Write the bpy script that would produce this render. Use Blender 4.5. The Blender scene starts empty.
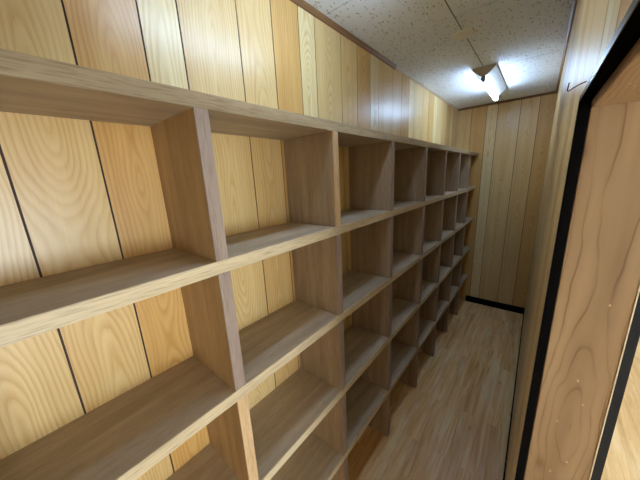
import bpy, bmesh, math, random
from mathutils import Vector, Matrix
random.seed(7)
sc = bpy.context.scene
COL = sc.collection

# ------------------------------------------------------------------ dimensions
D = 0.244            # depth of the shelving (wall plane is x = -D, fronts are x = 0)
PITCH = 0.36         # height of one tier
TB = 0.0312          # board thickness
YB = 3.544           # far wall
ZC = 0.49            # ceiling
ZF = -1.7895         # floor
XW = 0.59            # right wall, corridor side
XO = 0.66            # right wall, side of the next room
YJ = 0.55            # face of the far door jamb
YN = -0.30           # near side of the doorway
YE = -0.75           # corridor end behind the camera
UY = [-0.095, 0.372, 0.8395, 1.3051, 1.7902, 2.2313, 2.6781, 3.1044]   # near faces of the uprights
ZS = -0.118          # underside of the door lintel

# ------------------------------------------------------------------ node helpers
class NT:
    def __init__(s, name):
        s.m = bpy.data.materials.new(name); s.m.use_nodes = True
        s.t = s.m.node_tree; s.t.nodes.clear()
        s.out = s.t.nodes.new('ShaderNodeOutputMaterial')
    def n(s, kind, **kw):
        nd = s.t.nodes.new(kind)
        for k, v in kw.items():
            if hasattr(nd, k): setattr(nd, k, v)
        return nd
    def l(s, a, b): s.t.links.new(a, b)
    def val(s, sock, v):
        if hasattr(v, 'is_linked') or hasattr(v, 'links'): s.l(v, sock)
        else: sock.default_value = v
    def math(s, op, a, b=0.0, c=None, clamp=False):
        nd = s.n('ShaderNodeMath', operation=op, use_clamp=clamp)
        s.val(nd.inputs[0], a); s.val(nd.inputs[1], b)
        if c is not None: s.val(nd.inputs[2], c)
        return nd.outputs[0]
    def xyz(s, x, y, z):
        nd = s.n('ShaderNodeCombineXYZ')
        for i, v in enumerate((x, y, z)): s.val(nd.inputs[i], v)
        return nd.outputs[0]
    def sep(s, v):
        nd = s.n('ShaderNodeSeparateXYZ'); s.l(v, nd.inputs[0]); return nd.outputs
    def noise(s, vec, scale=1.0, detail=2.0, rough=0.5, dist=0.0):
        nd = s.n('ShaderNodeTexNoise'); s.l(vec, nd.inputs['Vector'])
        nd.inputs['Scale'].default_value = scale; nd.inputs['Detail'].default_value = detail
        nd.inputs['Roughness'].default_value = rough; nd.inputs['Distortion'].default_value = dist
        return nd.outputs['Fac']
    def ramp(s, fac, stops, interp='LINEAR'):
        nd = s.n('ShaderNodeValToRGB'); s.val(nd.inputs[0], fac); e = nd.color_ramp.elements
        nd.color_ramp.interpolation = interp
        while len(e) < len(stops): e.new(0.5)
        for el, (p, c) in zip(e, stops):
            el.position = p; el.color = (*c, 1) if len(c) == 3 else c
        return nd.outputs[0]
    def mix(s, fac, a, b, mode='MIX'):
        nd = s.n('ShaderNodeMix', data_type='RGBA', blend_type=mode)
        s.val(nd.inputs[0], fac)
        for i, v in ((6, a), (7, b)):
            if isinstance(v, tuple): nd.inputs[i].default_value = (*v, 1)
            else: s.l(v, nd.inputs[i])
        return nd.outputs[2]
    def attr(s, name):
        nd = s.n('ShaderNodeAttribute'); nd.attribute_name = name; return nd.outputs['Fac']
    def bsdf(s, color, rough=0.5, spec=0.5, bump=None, bstr=0.1, bdist=0.002, coat=0.0, coat_r=0.2):
        p = s.n('ShaderNodeBsdfPrincipled')
        if isinstance(color, tuple): p.inputs['Base Color'].default_value = (*color, 1)
        else: s.l(color, p.inputs['Base Color'])
        s.val(p.inputs['Roughness'], rough)
        p.inputs['Specular IOR Level'].default_value = spec
        p.inputs['Coat Weight'].default_value = coat; p.inputs['Coat Roughness'].default_value = coat_r
        if bump is not None:
            b = s.n('ShaderNodeBump'); b.inputs['Strength'].default_value = bstr
            b.inputs['Distance'].default_value = bdist
            s.l(bump, b.inputs['Height']); s.l(b.outputs[0], p.inputs['Normal'])
        s.l(p.outputs[0], s.out.inputs[0]); return s.m

def srgb(r, g, b):
    f = lambda c: c / 12.92 if c <= 0.04045 else ((c + 0.055) / 1.055) ** 2.4
    return (f(r / 255), f(g / 255), f(b / 255))

# ------------------------------------------------------------------ materials
def panel_wood():
    """glossy printed plywood planks; u across plank, v along it, tone/seed per plank"""
    t = NT('panel_wood')
    uv = t.n('ShaderNodeUVMap'); uv.uv_map = 'grain'
    u, v, _ = t.sep(uv.outputs[0])
    seed, tone = t.attr('seed'), t.attr('tone')
    slow = t.noise(t.xyz(t.math('MULTIPLY', u, 2.0), t.math('MULTIPLY', v, 1.35), seed), 1.0, 1.0)
    h = t.math('MULTIPLY', t.math('SUBTRACT', slow, 0.5), 0.34)
    wob = t.noise(t.xyz(t.math('MULTIPLY', u, 14.0), t.math('MULTIPLY', v, 2.6), seed), 1.0, 3.0)
    u2 = t.math('ADD', u, t.math('MULTIPLY', t.math('SUBTRACT', wob, 0.5), 0.030))
    r = t.math('SQRT', t.math('ADD', t.math('MULTIPLY', u2, u2), t.math('MULTIPLY', h, h)))
    r = t.math('ADD', r, t.math('MULTIPLY', t.noise(t.xyz(t.math('MULTIPLY', u, 60), t.math('MULTIPLY', v, 9), seed), 1.0, 2.0), 0.004))
    ring = t.math('FRACT', t.math('MULTIPLY', r, 112.0))
    line = t.ramp(ring, [(0.0, (1, 1, 1)), (0.12, (.75, .75, .75)), (0.45, (.15, .15, .15)), (0.72, (0, 0, 0)), (0.93, (.55, .55, .55)), (1.0, (1, 1, 1))])
    fade = t.noise(t.xyz(t.math('MULTIPLY', u, 22.0), t.math('MULTIPLY', v, 2.5), seed), 1.0, 2.0)
    amt = t.math('MULTIPLY', line, t.ramp(fade, [(0.28, (.25, .25, .25)), (0.60, (1, 1, 1))]))
    base = t.ramp(tone, [(0.0, PW[0]), (0.35, PW[1]), (0.65, PW[2]), (1.0, PW[3])])
    band = t.noise(t.xyz(t.math('MULTIPLY', u, 30.0), t.math('MULTIPLY', v, 0.7), seed), 1.0, 3.0)
    base = t.mix(t.ramp(band, [(.35, (0, 0, 0)), (.7, (.6, .6, .6))]), base, t.mix(1.0, base, (0.86, 0.76, 0.62), 'MULTIPLY'))
    c = t.mix(amt, base, t.mix(1.0, base, (0.83, 0.71, 0.55), 'MULTIPLY'))
    fib = t.noise(t.xyz(t.math('MULTIPLY', u, 900.0), t.math('MULTIPLY', v, 18.0), seed), 1.0, 2.0)
    c = t.mix(t.ramp(fib, [(.3, (.22, .22, .22)), (.6, (0, 0, 0))]), c, t.mix(1.0, c, (0.72, 0.58, 0.45), 'MULTIPLY'))
    return t.bsdf(c, 0.32, 0.55)

# plank colours, orange to pale
PW = [srgb(205, 154, 84), srgb(213, 173, 108), srgb(223, 194, 138), srgb(234, 215, 166)]

def lauan(name, c0, c1, axis, pore=0.35, rough=0.55, spec=0.4):
    """plain plywood / solid strip, grain stretched along one local axis"""
    t = NT(name)
    tc = t.n('ShaderNodeTexCoord'); x, y, z = t.sep(tc.outputs['Object'])
    rnd = t.math('MULTIPLY', t.n('ShaderNodeObjectInfo').outputs['Random'], 37.0)
    k = [26.0, 26.0, 26.0]; k[axis] = 2.2
    vec = t.xyz(t.math('MULTIPLY_ADD', x, k[0], rnd), t.math('MULTIPLY_ADD', y, k[1], rnd), t.math('MULTIPLY', z, k[2]))
    n1 = t.noise(vec, 1.0, 3.0, 0.55, 0.4)
    c = t.mix(t.ramp(n1, [(.28, (0, 0, 0)), (.72, (1, 1, 1))]), c0, c1)
    k = [420.0, 420.0, 420.0]; k[axis] = 22.0
    vec2 = t.xyz(t.math('MULTIPLY_ADD', x, k[0], rnd), t.math('MULTIPLY', y, k[1]), t.math('MULTIPLY', z, k[2]))
    n2 = t.noise(vec2, 1.0, 2.0)
    p = t.ramp(n2, [(.32, (pore,) * 3), (.52, (0, 0, 0))])
    c = t.mix(p, c, t.mix(1.0, c, (0.5, 0.44, 0.40), 'MULTIPLY'))
    return t.bsdf(c, rough, spec, n2, 0.12, 0.0006)

def jamb_wood(name='jamb_wood', gain=1.0, axis=2, freq=106.0):
    """solid softwood with wide dark growth lines, knots and pale dents"""
    t = NT(name)
    tc = t.n('ShaderNodeTexCoord'); x, y, z = t.sep(tc.outputs['Object'])
    if axis == 1: y, z = z, y
    a = t.math('ADD', x, y)
    slow = t.noise(t.xyz(t.math('MULTIPLY', a, 6.0), t.math('MULTIPLY', z, 1.5), 3.3), 1.0, 1.5)
    h = t.math('MULTIPLY', t.math('SUBTRACT', slow, 0.52), 0.16)
    wob = t.noise(t.xyz(t.math('MULTIPLY', a, 30.0), t.math('MULTIPLY', z, 9.0), 1.7), 1.0, 2.0)
    a2 = t.math('ADD', t.math('ADD', a, 0.006), t.math('MULTIPLY', t.math('SUBTRACT', wob, .5), 0.022))
    r = t.math('SQRT', t.math('ADD', t.math('MULTIPLY', a2, a2), t.math('MULTIPLY', h, h)))
    ring = t.math('FRACT', t.math('MULTIPLY', r, freq))
    line = t.ramp(ring, [(0.0, (1, 1, 1)), (0.05, (.5, .5, .5)), (0.16, (.1, .1, .1)), (0.55, (.0, .0, .0)), (0.92, (.22, .22, .22)), (0.98, (.9, .9, .9)), (1.0, (1, 1, 1))])
    fade = t.noise(t.xyz(t.math('MULTIPLY', a, 40.0), t.math('MULTIPLY', z, 6.0), 8.1), 1.0, 2.0)
    amt = t.math('MULTIPLY', line, t.ramp(fade, [(.32, (.1, .1, .1)), (.62, (.9, .9, .9))]))
    body = t.noise(t.xyz(t.math('MULTIPLY', a, 28.0), t.math('MULTIPLY', z, 2.5), 5.0), 1.0, 3.0)
    g = lambda c: tuple(i * gain for i in c)
    c = t.mix(t.ramp(body, [(.3, (0, 0, 0)), (.7, (1, 1, 1))]), g(srgb(156, 126, 96)), g(srgb(184, 154, 120)))
    c = t.mix(amt, c, t.mix(1.0, c, (0.50, 0.38, 0.29), 'MULTIPLY'))
    # knots
    vo = t.n('ShaderNodeTexVoronoi'); vo.inputs['Scale'].default_value = 1.0
    t.l(t.xyz(t.math('MULTIPLY', a, 16.0), t.math('MULTIPLY', z, 7.0), 2.0), vo.inputs['Vector'])
    kn = t.ramp(vo.outputs['Distance'], [(0.05, (.75, .75, .75)), (0.10, (.25, .25, .25)), (0.16, (0, 0, 0))])
    c = t.mix(kn, c, t.mix(1.0, c, (0.45, 0.32, 0.22), 'MULTIPLY'))
    # small pale dents
    vd = t.n('ShaderNodeTexVoronoi'); vd.inputs['Scale'].default_value = 1.0
    t.l(t.xyz(t.math('MULTIPLY', a, 60.0), t.math('MULTIPLY', z, 34.0), 9.0), vd.inputs['Vector'])
    dn = t.ramp(vd.outputs['Distance'], [(0.04, (.8, .8, .8)), (0.09, (0, 0, 0))])
    c = t.mix(dn, c, g(srgb(226, 196, 158)))
    return t.bsdf(c, 0.42, 0.45, wob, 0.05, 0.001)

def floor_wood(name, tones, gloss):
    """worn printed vinyl boards running along y"""
    t = NT(name)
    tc = t.n('ShaderNodeTexCoord'); x, y, _ = t.sep(tc.outputs['Object'])
    br = t.n('ShaderNodeTexBrick'); br.offset = 0.37; br.squash = 1.0
    t.l(t.xyz(y, x, 0.0), br.inputs['Vector'])
    br.inputs['Color1'].default_value = (0, 0, 0, 1); br.inputs['Color2'].default_value = (1, 1, 1, 1)
    br.inputs['Mortar'].default_value = (0.5, 0.5, 0.5, 1)
    br.inputs['Scale'].default_value = 1.0; br.inputs['Mortar Size'].default_value = 0.0006
    br.inputs['Brick Width'].default_value = 0.62; br.inputs['Row Height'].default_value = 0.078
    cell = t.n('ShaderNodeRGBToBW'); t.l(br.outputs['Color'], cell.inputs[0])
    s = t.math('MULTIPLY', cell.outputs[0], 19.0)
    g1 = t.noise(t.xyz(t.math('MULTIPLY', x, 34.0), t.math('MULTIPLY', y, 2.0), s), 1.0, 4.0, .6, .8)
    c = t.ramp(g1, [(.32, tones[0]), (.50, tones[1]), (.66, tones[2])])
    c = t.mix(t.math('MULTIPLY', cell.outputs[0], 0.55), c, t.mix(1.0, c, (0.72, 0.62, 0.50), 'MULTIPLY'))
    g2 = t.noise(t.xyz(t.math('MULTIPLY', x, 240.0), t.math('MULTIPLY', y, 9.0), s), 1.0, 3.0)
    c = t.mix(t.ramp(g2, [(.35, (.18, .18, .18)), (.6, (0, 0, 0))]), c, t.mix(1.0, c, (0.66, 0.58, 0.48), 'MULTIPLY'))
    g3 = t.noise(t.xyz(t.math('MULTIPLY', x, 13.0), t.math('MULTIPLY', y, 1.7), 4.0), 1.0, 4.0, .65)
    c = t.mix(t.ramp(g3, [(.50, (0, 0, 0)), (.70, (.6, .6, .6))]), c, tones[3])
    # scattered knots
    vo = t.n('ShaderNodeTexVoronoi'); vo.inputs['Scale'].default_value = 1.0
    t.l(t.xyz(t.math('MULTIPLY', x, 7.0), t.math('MULTIPLY', y, 3.4), 1.0), vo.inputs['Vector'])
    kn = t.ramp(vo.outputs['Distance'], [(0.05, (.6, .6, .6)), (0.10, (0, 0, 0))])
    c = t.mix(kn, c, t.mix(1.0, c, (0.6, 0.45, 0.3), 'MULTIPLY'))
    rg = t.ramp(g3, [(.3, (gloss, gloss, gloss)), (.7, (gloss + .15,) * 3)])
    return t.bsdf(c, rg, 0.5, g2, 0.03, 0.0006)

def ceiling_board():
    """mineral fibre board with small brown fissures"""
    t = NT('ceiling_board')
    tc = t.n('ShaderNodeTexCoord'); x, y, z = t.sep(tc.outputs['Object'])
    v = t.xyz(t.math('MULTIPLY', x, 92.0), t.math('MULTIPLY', y, 34.0), 0.0)
    nz = t.n('ShaderNodeTexNoise'); t.l(v, nz.inputs['Vector']); nz.inputs['Scale'].default_value = .8
    av = t.n('ShaderNodeVectorMath', operation='MULTIPLY_ADD')
    t.l(nz.outputs['Color'], av.inputs[0]); av.inputs[1].default_value = (0.9, 0.9, 0); t.l(v, av.inputs[2])
    vo = t.n('ShaderNodeTexVoronoi'); t.l(av.outputs[0], vo.inputs['Vector']); vo.inputs['Scale'].default_value = 1.0
    keep = t.math('GREATER_THAN', t.noise(v, 0.55, 1.0), 0.45)
    sp = t.math('MULTIPLY', t.ramp(vo.outputs['Distance'], [(.20, (1, 1, 1)), (.30, (0, 0, 0))]), keep)
    fine = t.n('ShaderNodeTexVoronoi'); fine.inputs['Scale'].default_value = 150.0
    t.l(tc.outputs['Object'], fine.inputs['Vector'])
    fs = t.ramp(fine.outputs['Distance'], [(.13, (.35, .35, .35)), (.2, (0, 0, 0))])
    c = t.mix(fs, srgb(238, 241, 246), srgb(188, 180, 164))
    c = t.mix(t.math('MULTIPLY', sp, 0.75), c, srgb(164, 146, 114))
    return t.bsdf(c, 0.9, 0.1, sp, -0.4, 0.002)

def plain(name, c, rough=0.5, spec=0.5, metal=0.0, amp=0.06):
    t = NT(name)
    tc = t.n('ShaderNodeTexCoord')
    n = t.noise(tc.outputs['Object'], 35.0, 3.0)
    col = t.mix(t.ramp(n, [(.3, (0, 0, 0)), (.7, (1, 1, 1))]), tuple(i * (1 - amp) for i in c), tuple(min(1, i * (1 + amp)) for i in c))
    m = t.bsdf(col, rough, spec)
    m.node_tree.nodes['Principled BSDF'].inputs['Metallic'].default_value = metal
    return m

def glow(name, c, strength):
    t = NT(name); e = t.n('ShaderNodeEmission')
    e.inputs[0].default_value = (*c, 1); e.inputs[1].default_value = strength
    t.l(e.outputs[0], t.out.inputs[0]); return t.m

TUBE_C = (0.53, 0.76, 1.10)
M = dict(
    panel=panel_wood(),
    groove=plain('groove_brown', srgb(58, 36, 24), 0.7),
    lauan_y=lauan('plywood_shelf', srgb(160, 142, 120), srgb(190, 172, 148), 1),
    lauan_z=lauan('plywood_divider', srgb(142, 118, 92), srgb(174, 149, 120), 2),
    edge_y=lauan('edge_strip_pale', srgb(186, 166, 134), srgb(212, 194, 160), 1, .55, .5),
    edge_top=lauan('edge_strip_grey_brown', srgb(156, 136, 108), srgb(190, 170, 138), 1, .6, .5),
    edge_z=lauan('edge_strip_mauve', srgb(138, 118, 108), srgb(166, 147, 134), 2, .5, .5),
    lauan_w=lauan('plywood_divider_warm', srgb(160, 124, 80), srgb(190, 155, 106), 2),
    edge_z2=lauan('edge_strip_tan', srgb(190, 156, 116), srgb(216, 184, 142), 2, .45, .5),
    ceil=ceiling_board(),
    gap=plain('ceiling_gap', srgb(92, 82, 72), 0.9),
    floor=floor_wood('corridor_floor_vinyl', [srgb(212, 156, 94), srgb(240, 194, 132), srgb(250, 220, 164), srgb(248, 230, 192)], 0.34),
    floor2=floor_wood('room_floor_vinyl', [srgb(206, 176, 128), srgb(226, 200, 152), srgb(236, 214, 172), srgb(238, 224, 190)], 0.4),
    jamb=jamb_wood(),
    lintel=jamb_wood('lintel_wood', 1.0, 1, 260.0),
    black=plain('black_trim', srgb(14, 13, 15), 0.3, 0.03),
    matte=plain('black_matte', srgb(12, 11, 12), 0.8, 0.0), gloss=plain('black_gloss', srgb(40, 40, 46), 0.25, 0.5),
    navy=plain('charcoal_trim', srgb(36, 38, 46), 0.5, 0.25),
    crown=lauan('crown_wood', srgb(120, 84, 52), srgb(150, 110, 72), 1, .3),
    crown_pale=lauan('crown_pale_wood', srgb(176, 156, 130), srgb(206, 190, 166), 1, .2),
    crown_x=lauan('crown_wood_end', srgb(110, 76, 46), srgb(140, 100, 62), 0, .3),
    white=plain('white_wall_paint', srgb(226, 220, 206), 0.8, 0.2, amp=.02),
    enamel=plain('white_enamel', srgb(205, 207, 206), 0.35, 0.5, amp=.01),
    beige=plain('beige_end_plate', srgb(196, 182, 158), 0.45, 0.5, amp=.03),  # tan of the unlit end plate is put into the colour
    socket=plain('grey_socket', srgb(120, 116, 108), 0.5),
    plate=plain('cover_plate_cream', srgb(240, 236, 226), 0.6, amp=.02),
    wire=plain('dark_wire', srgb(70, 58, 48), 0.35, 0.5, 0.8),
    cream=plain('cream_edge', srgb(240, 226, 196), 0.5),  # pale colour for the line of light on the jamb edge
    tube=glow('lit_tube', TUBE_C, 39.0), tube_near=glow('lit_tube_near', (0.58, 0.80, 1.08), 36.0), daylight=glow('daylight', (0.82, 0.97, 1.08), 16.5),
    lamp=glow('lit_panel', (1.0, 0.98, 0.94), 15.0),
)

# ------------------------------------------------------------------ mesh helpers
def box(bm, x0, x1, y0, y1, z0, z1, mi=0, bev=0.0):
    vs = [bm.verts.new(p) for p in ((x0,y0,z0),(x1,y0,z0),(x1,y1,z0),(x0,y1,z0),(x0,y0,z1),(x1,y0,z1),(x1,y1,z1),(x0,y1,z1))]
    fs = [bm.faces.new([vs[i] for i in q]) for q in ((0,3,2,1),(4,5,6,7),(0,1,5,4),(1,2,6,5),(2,3,7,6),(3,0,4,7))]
    for f in fs: f.material_index = mi
    if bev:
        es = list({e for f in fs for e in f.edges})
        r = bmesh.ops.bevel(bm, geom=es, offset=bev, segments=2, affect='EDGES', profile=0.6)
        for f in r['faces']: f.material_index = mi
    return fs

def prism(bm, pts, axis, a0, a1, mi=0):
    """extrude a 2-D outline along an axis; pts in the other two axes, in order"""
    def P(p, a):
        q = list(p); q.insert(axis, a); return q
    A = [bm.verts.new(P(p, a0)) for p in pts]; B = [bm.verts.new(P(p, a1)) for p in pts]
    n = len(pts)
    fs = [bm.faces.new(A), bm.faces.new(B[::-1])]
    for i in range(n): fs.append(bm.faces.new((A[i], B[i], B[(i+1) % n], A[(i+1) % n])))
    for f in fs: f.material_index = mi
    bmesh.ops.recalc_face_normals(bm, faces=fs)
    return fs

def tube(bm, pts, r, seg=12, mi=0):
    rings = []
    pts = [Vector(p) for p in pts]
    for i, p in enumerate(pts):
        d = (pts[min(i+1, len(pts)-1)] - pts[max(i-1, 0)]).normalized()
        a = d.cross(Vector((0.31, 0.2, 0.93))).normalized(); b = d.cross(a)
        rings.append([bm.verts.new(p + r * (math.cos(2*math.pi*k/seg) * a + math.sin(2*math.pi*k/seg) * b)) for k in range(seg)])
    fs = []
    for A, B in zip(rings, rings[1:]):
        for k in range(seg): fs.append(bm.faces.new((A[k], A[(k+1) % seg], B[(k+1) % seg], B[k])))
    fs.append(bm.faces.new(rings[0][::-1])); fs.append(bm.faces.new(rings[-1]))
    for f in fs: f.material_index = mi; f.smooth = True
    bmesh.ops.recalc_face_normals(bm, faces=fs)

def disc_profile(bm, c, prof, seg=40):
    """lathe about z: prof is [(r, z)...] from the outside in"""
    rings = [[bm.verts.new((c[0] + r*math.cos(2*math.pi*k/seg), c[1] + r*math.sin(2*math.pi*k/seg), c[2] + z)) for k in range(seg)] for r, z in prof]
    fs = []
    for A, B in zip(rings, rings[1:]):
        for k in range(seg): fs.append(bm.faces.new((A[k], A[(k+1) % seg], B[(k+1) % seg], B[k])))
    fs.append(bm.faces.new(rings[-1])); fs.append(bm.faces.new(rings[0][::-1]))
    bmesh.ops.recalc_face_normals(bm, faces=fs)

def wpos(o):
    p = Vector((0, 0, 0))
    while o: p += o.location; o = o.parent
    return p

def obj(name, bm, mats, parent=None):
    """bmesh in room coordinates -> one mesh object with its origin at its base"""
    lo = Vector([min(v.co[i] for v in bm.verts) for i in range(3)]); hi = Vector([max(v.co[i] for v in bm.verts) for i in range(3)])
    org = Vector(((lo.x+hi.x)/2, (lo.y+hi.y)/2, lo.z))
    for v in bm.verts: v.co -= org
    me = bpy.data.meshes.new(name); bm.to_mesh(me); bm.free()
    for m in (mats if isinstance(mats, (list, tuple)) else [mats]): me.materials.append(M[m])
    o = bpy.data.objects.new(name, me); COL.objects.link(o)
    o.parent = parent; o.location = org - (wpos(parent) if parent else Vector((0, 0, 0)))
    return o

def struct(o): o['kind'] = 'structure'; return o
def thing(name, loc, label, cat, group=None):
    o = bpy.data.objects.new(name, None); COL.objects.link(o); o.location = loc
    o['label'] = label; o['category'] = cat
    if group: o['group'] = group
    return o

# ------------------------------------------------------------------ panelled walls
PATTERN = (0.146, 0.141, 0.098, 0.190); TONES = (0.60, 0.30, 1.0, 0.70)
GAP = 0.0021
def planks(start, lo, hi):
    """plank limits of the repeating groove pattern between lo and hi"""
    out = []; s = start
    while s > lo: s -= sum(PATTERN)
    k = 0
    while s < hi:
        w = PATTERN[k % 4]; a, b = max(s, lo), min(s + w, hi)
        if b - a > 0.006: out.append((a, b, s + w/2, TONES[k % 4], k))
        s += w; k += 1
    return out

def panel_wall(name, plane, axis, sign, pl, z0, z1, holes=(), thick=0.06):
    """planks proud of a dark backing; axis is the normal axis, sign points into the corridor"""
    bm = bmesh.new()
    uvl = bm.loops.layers.uv.new('grain')
    seed = bm.faces.layers.float.new('seed'); tone = bm.faces.layers.float.new('tone')
    def put(a, b, za, zb, n0, n1, mi, mid, tn, sd):
        if axis == 0: fs = box(bm, min(n0, n1), max(n0, n1), a, b, za, zb, mi)
        else: fs = box(bm, a, b, min(n0, n1), max(n0, n1), za, zb, mi)
        for f in fs:
            f[seed] = sd; f[tone] = tn
            for l in f.loops:
                c = l.vert.co; q = c.y if axis == 0 else c.x
                l[uvl].uv = (q - mid, c.z)
    dep = 0.002
    lo, hi = min(p[0] for p in pl), max(p[1] for p in pl)
    def spans(a, b):
        """vertical spans left by the holes (hole = a, b, z0, z1)"""
        cuts = sorted({a, b} | {x for h in holes for x in h[:2] if a < x < b})
        for s, e in zip(cuts, cuts[1:]):
            zs = [(z0, z1)]
            for h in holes:
                if h[0] <= s + 1e-6 and e <= h[1] + 1e-6:
                    zs = [p for z in zs for p in ((z[0], min(z[1], h[2])), (max(z[0], h[3]), z[1])) if p[1] - p[0] > 1e-5]
            for z in zs: yield s, e, z[0], z[1]
    for s, e, za, zb in spans(lo, hi): put(s, e, za, zb, plane - sign*dep, plane - sign*thick, 1, 0, 0, 0)
    for a, b, mid, tn, k in pl:
        sd = 3.1 * (k % 4) + 0.55 * (k // 4) + (20.0 if axis else 0.0)
        a2 = a + GAP if a > lo + 1e-6 else a; b2 = b - GAP if b < hi - 1e-6 else b
        for s, e, za, zb in spans(a2, b2): put(s, e, za, zb, plane, plane - sign*dep, 0, mid, tn, sd)
    return struct(obj(name, bm, ['panel', 'groove']))

panel_wall('wall_left', -D, 0, 1, planks(0.106, YE, YB), ZF, ZC)
panel_wall('wall_back', YB, 1, -1, planks(0.329 - 0.190 - 0.098 - 0.141 - 0.146, -D, XW), ZF, ZC)
panel_wall('wall_right', XW, 0, -1, planks(0.565 - 0.385, YE, YB), ZF, ZC, holes=[(YN - 0.0205, YJ + 0.0205, ZF, ZS + 0.0205)], thick=XO - XW)
panel_wall('wall_front', YE, 1, 1, planks(0.05, -D, XW), ZF, ZC)

# floor and ceiling
bm = bmesh.new(); box(bm, -D - 0.06, XO - 0.035, YE - 0.06, YB + 0.06, ZF - 0.08, ZF); struct(obj('floor', bm, 'floor'))
bm = bmesh.new()
box(bm, -D - 0.06, XO, YE - 0.06, YB + 0.06, ZC + 0.0025, ZC + 0.06, 1)
g = 0.0025
def boards(x0, x1, seams):
    ys = [YE] + seams + [YB]
    for a, b in zip(ys, ys[1:]): box(bm, x0 + g, x1 - g, a + g, b - g, ZC, ZC + 0.0025, 0)
XM = 0.176
boards(-D, XM, [-0.62, 0.24, 1.125, 2.86]); boards(XM, XW, [-0.14, 0.70, 1.553, 2.40, 3.24])
struct(obj('ceiling', bm, ['ceil', 'gap']))

# crown trims and baseboards
def crown(name, x0, x1, y0, y1, prof, axis, mat):
    bm = bmesh.new()
    if axis == 1: prism(bm, prof, 1, y0, y1)
    else: prism(bm, prof, 0, x0, x1)
    return struct(obj(name, bm, mat))
q = lambda s, x: [(x, ZC), (x + s*0.014, ZC), (x + s*0.014, ZC - 0.006), (x + s*0.007, ZC - 0.019), (x, ZC - 0.021)]
crown('trim_1', 0, 0, YE, 1.86, q(1, -D), 1, 'crown')
q2 = lambda s, x: [(x, ZC), (x + s*0.011, ZC), (x + s*0.010, ZC - 0.006), (x + s*0.004, ZC - 0.012), (x, ZC - 0.013)]
crown('trim_2', 0, 0, 1.86, YB - 0.012, q2(1, -D), 1, 'crown_pale')
crown('trim_3', 0, 0, YE, YB - 0.012, q(-1, XW), 1, 'crown')
crown('trim_4', -D, XW, 0, 0, [(YB, ZC), (YB - 0.012, ZC), (YB - 0.012, ZC - 0.006), (YB - 0.006, ZC - 0.018), (YB, ZC - 0.02)], 0, 'crown_x')
bm = bmesh.new(); box(bm, 0.001, XW, YB - 0.010, YB, ZF, ZF + 0.076, 0, 0.002); struct(obj('baseboard_back', bm, 'black'))
bm = bmesh.new(); box(bm, XW - 0.007, XW, YJ + 0.008, YB - 0.011, ZF, ZF + 0.060, 0, 0.002); struct(obj('baseboard_right', bm, 'black'))

# ------------------------------------------------------------------ doorway in the right wall
door = bpy.data.objects.new('door_1', None); COL.objects.link(door); door.location = (XW + 0.035, (YJ + YN)/2, ZF); struct(door)
def part(name, mat, parent, *bx, bev=0.0012):
    bm = bmesh.new(); box(bm, *bx, 0, bev); return obj(name, bm, mat, parent)
jt = 0.02
part('jamb', 'jamb', door, XW, XO, YJ, YJ + jt, ZF, ZS + jt)
part('jamb', 'jamb', door, XW, XO, YN - jt, YN, ZF, ZS + jt)
part('lintel', 'lintel', door, XW, XO, YN, YJ, ZS, ZS + jt)
XT = 0.579; ZT = -0.110
part('edge_trim', 'black', door, XT, XW - 0.0002, YJ, YJ + 0.0075, ZF, ZT + 0.0065, bev=0.0008)
part('edge_trim', 'black', door, XT, XW - 0.0002, YN - 0.0075, YN, ZF, ZT + 0.0065, bev=0.0008)
hd = part('edge_trim', 'matte', door, XT + 0.0006, XW - 0.0002, YN, YJ, ZT, ZT + 0.0065, bev=0.0004)
part('face_strip', 'gloss', hd, XT, XT + 0.0006, YN, YJ, ZT + 0.0004, ZT + 0.0065, bev=0)
part('edge_trim', 'navy', door, XO + 0.0002, XO + 0.0095, YJ, YJ + 0.0075, ZF, ZT + 0.0065, bev=0.0008)
part('edge_trim', 'navy', door, XO + 0.0002, XO + 0.0095, YN - 0.0075, YN, ZF, ZT + 0.0065, bev=0.0008)
part('edge_trim', 'navy', door, XO + 0.0002, XO + 0.0095, YN, YJ, ZT, ZT + 0.0065, bev=0.0008)
part('edge_bead', 'cream', door, XO - 0.0012, XO + 0.0001, YJ - 0.0008, YJ + 0.001, ZF, ZS, bev=0.0003)  # thin pale strip drawn for the light along the jamb edge

# ------------------------------------------------------------------ room beyond the doorway
RX, RY0, RY1 = 4.7, -3.2, 4.25
def slab(name, mat, *bx):
    bm = bmesh.new(); box(bm, *bx); return struct(obj(name, bm, mat))
slab('floor', 'floor2', XO - 0.035, RX, RY0, RY1, ZF - 0.08, ZF)
slab('ceiling', 'white', XO, RX, RY0, RY1, ZC, ZC + 0.06)
slab('wall_far', 'white', XO, RX, RY1, RY1 + 0.06, ZF, ZC)
slab('wall_near', 'white', XO, RX, RY0 - 0.06, RY0, ZF, ZC)
bm = bmesh.new()
WY0, WY1, WZ0, WZ1 = -1.9, 0.4, -1.55, -0.25
for b in ((RY0, RY1, ZF, WZ0), (RY0, RY1, WZ1, ZC), (RY0, WY0, WZ0, WZ1), (WY1, RY1, WZ0, WZ1)): box(bm, RX, RX + 0.06, *b)
struct(obj('wall_side', bm, 'white'))
win = bpy.data.objects.new('window_1', None); COL.objects.link(win); win.location = (RX + 0.03, (WY0 + WY1)/2, WZ0); struct(win)  # unseen window added to throw light into the near bays
ym = (WY0 + WY1)/2
for b in ((WY0, WY1, WZ0, WZ0 + .04), (WY0, WY1, WZ1 - .04, WZ1), (WY0, WY0 + .04, WZ0 + .04, WZ1 - .04), (WY1 - .04, WY1, WZ0 + .04, WZ1 - .04), (ym - .03, ym + .03, WZ0 + .04, WZ1 - .04)):
    part('window_frame', 'enamel', win, RX + 0.01, RX + 0.05, *b)
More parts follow.
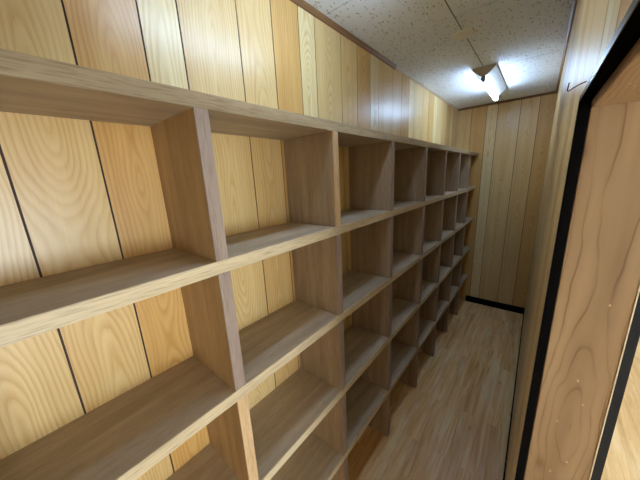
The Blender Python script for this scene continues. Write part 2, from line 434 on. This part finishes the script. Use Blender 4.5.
for b in ((WY0 + .04, ym - .03), (ym + .03, WY1 - .04)):
    part('pane', 'daylight', win, RX + 0.03, RX + 0.036, *b, WZ0 + .04, WZ1 - .04, bev=0)  # glowing panes, added as level fill through the doorway
slab('wall_partition', 'white', XO - 0.03, XO, RY0, YE - 0.001, ZF, ZC)
slab('wall_partition', 'white', XO - 0.03, XO, YB + 0.061, RY1, ZF, ZC)
slab('baseboard_far', 'navy', XO, RX, RY1 - 0.01, RY1, ZF, ZF + 0.07)

# ------------------------------------------------------------------ the shelving
shelf = thing('cubby_shelving', (-D/2, (UY[0] + YB)/2, ZF), 'long brown plywood shelving of open square cubbies along the left panelled wall', 'shelving')
Y0 = UY[0]; EB = 0.004
def board(name, z, em):
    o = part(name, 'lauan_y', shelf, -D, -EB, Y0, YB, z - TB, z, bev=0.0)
    part('edge_band', em, o, -EB, 0.0, Y0, YB, z - TB, z, bev=0.0010)
    return o
top = board('top_board', 0.0, 'edge_top'); top['label'] = 'top board with a greyish brown front edge'
for k in range(1, 5): board('shelf_board', -k*PITCH, 'edge_y')
def divider(y, z0, z1, em):
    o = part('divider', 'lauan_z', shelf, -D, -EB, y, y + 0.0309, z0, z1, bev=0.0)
    part('edge_band', em, o, -EB, 0.0, y, y + 0.0309, z0, z1, bev=0.0010)
    return o
def dup(o, loc, em, body):
    c = o.copy(); COL.objects.link(c); c.location = loc
    c.material_slots[0].link = 'OBJECT'; c.material_slots[0].material = M[body]
    for ch in o.children:
        d = ch.copy(); COL.objects.link(d); d.parent = c
        d.material_slots[0].link = 'OBJECT'; d.material_slots[0].material = M[em]
    return c
first = divider(UY[0], -PITCH, -TB, 'edge_z')
low = divider(UY[0], ZF, -4*PITCH - TB, 'edge_z')
for i, y in enumerate(UY):
    for k in range(5):
        if i == 0 and k in (0, 4): continue
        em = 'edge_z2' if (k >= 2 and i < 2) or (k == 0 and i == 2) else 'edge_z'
        src = low if k == 4 else first
        loc = src.location.copy(); loc.y += y - UY[0]
        if k < 4: loc.z -= k*PITCH
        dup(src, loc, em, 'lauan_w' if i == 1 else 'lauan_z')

# ------------------------------------------------------------------ ceiling lights
def tube_light(xc, y0, y1, label, lit):
    t = thing('ceiling_light', (xc, (y0 + y1)/2, ZC), label, 'ceiling light', )
    h = 0.066
    bm = bmesh.new()
    prism(bm, [(xc - h, ZC), (xc + h, ZC), (xc + h, ZC - 0.012), (xc + 0.017, ZC - 0.056), (xc - 0.017, ZC - 0.056), (xc - h, ZC - 0.012)], 1, y0 + 0.003, y1 - 0.003)
    obj('housing', bm, 'enamel', t)
    for a, b in ((y0, y0 + 0.003), (y1 - 0.003, y1)):
        bm = bmesh.new()
        prism(bm, [(xc - h - .001, ZC), (xc + h + .001, ZC), (xc + h + .001, ZC - 0.013), (xc + 0.018, ZC - 0.058), (xc - 0.018, ZC - 0.058), (xc - h - .001, ZC - 0.013)], 1, a, b)
        obj('end_plate', bm, 'beige', t)
    zt = ZC - 0.080
    for a, b in ((y0 + 0.004, y0 + 0.024), (y1 - 0.024, y1 - 0.004)):
        bm = bmesh.new(); prism(bm, [(xc - .012, ZC - .056), (xc + .012, ZC - .056), (xc + .014, zt), (xc + .008, zt - .015), (xc - .008, zt - .015), (xc - .014, zt)], 1, a, b)
        obj('lamp_holder', bm, 'socket', t)
    bm = bmesh.new(); tube(bm, [(xc, y0 + 0.024, zt), (xc, y1 - 0.024, zt)], 0.0165, 20)
    obj('lamp_tube', bm, lit, t)
    return t
tube_light(0.182, 2.318, 3.0, 'lit white fluorescent tube light on the ceiling near the back wall', 'tube')
tube_light(0.170, 0.42, 1.10, 'lit fluorescent tube light on the ceiling above the nearest cubbies', 'tube_near')

lampR = thing('ceiling_panel_light', (3.6, -0.75, ZC), 'square lit ceiling lamp in the room beyond the doorway', 'ceiling light')
bm = bmesh.new(); box(bm, 3.15, 4.05, -1.2, -0.3, ZC - 0.05, ZC, 0, 0.006); obj('housing', bm, 'enamel', lampR)
bm = bmesh.new(); box(bm, 3.18, 4.02, -1.17, -0.33, ZC - 0.075, ZC - 0.05, 0, 0.006); obj('diffuser', bm, 'lamp', lampR)
lampS = thing('ceiling_panel_light', (1.9, 2.2, ZC), 'square lit ceiling lamp farther along the room beyond the doorway', 'ceiling light')
bm = bmesh.new(); box(bm, 1.5, 2.3, 1.8, 2.6, ZC - 0.05, ZC, 0, 0.006); obj('housing', bm, 'enamel', lampS)
bm = bmesh.new(); box(bm, 1.53, 2.27, 1.83, 2.57, ZC - 0.075, ZC - 0.05, 0, 0.006); obj('diffuser', bm, 'lamp', lampS)

# ------------------------------------------------------------------ small things
bm = bmesh.new()
disc_profile(bm, (0.171, 1.746, ZC), [(0.050, 0.0), (0.050, -0.003), (0.047, -0.006), (0.040, -0.0075), (0.012, -0.008)])
o = obj('ceiling_cover_plate', bm, 'plate'); o['label'] = 'round flat cream cover plate on the ceiling in front of the tube light'; o['category'] = 'cover plate'
bm = bmesh.new()
tube(bm, [(0.5792, 0.500, -0.0985), (0.5745, 0.500, -0.1000), (0.5700, 0.500, -0.1025), (0.5668, 0.500, -0.1048), (0.5657, 0.500, -0.1046), (0.5654, 0.500, -0.1030), (0.5659, 0.500, -0.0965)], 0.0006, 8)
o = obj('wire_hook', bm, 'wire'); o['label'] = 'small bent dark wire hook by the top corner of the door frame'; o['category'] = 'hook'

# ------------------------------------------------------------------ camera
yaw, pitch, roll, f = 0.7027, -0.2367, -0.0498, 258.13
fw = Vector((-math.sin(yaw)*math.cos(pitch), math.cos(yaw)*math.cos(pitch), math.sin(pitch)))
r = Vector((math.cos(yaw), math.sin(yaw), 0)); u = r.cross(fw)
r2 = math.cos(roll)*r + math.sin(roll)*u; u2 = -math.sin(roll)*r + math.cos(roll)*u
cd = bpy.data.cameras.new('camera'); cam = bpy.data.objects.new('camera', cd); COL.objects.link(cam)
mt = Matrix((r2, u2, -fw)).transposed().to_4x4(); mt.translation = Vector((0.5533, 0.0923, -0.1818)); cam.matrix_world = mt
cd.sensor_fit = 'HORIZONTAL'; cd.sensor_width = 36.0; cd.lens = f * 36.0 / 640.0
cd.clip_start = 0.005; cd.clip_end = 50
sc.camera = cam

# ------------------------------------------------------------------ world and view
w = bpy.data.worlds.new('world'); sc.world = w; w.use_nodes = True
w.node_tree.nodes['Background'].inputs[0].default_value = (0.9, 0.95, 1, 1)
w.node_tree.nodes['Background'].inputs[1].default_value = 0.02
sc.view_settings.view_transform = 'Standard'; sc.view_settings.look = 'None'
sc.view_settings.gamma = 1.0; sc.view_settings.exposure = 0.28
sc.view_settings.use_curve_mapping = False
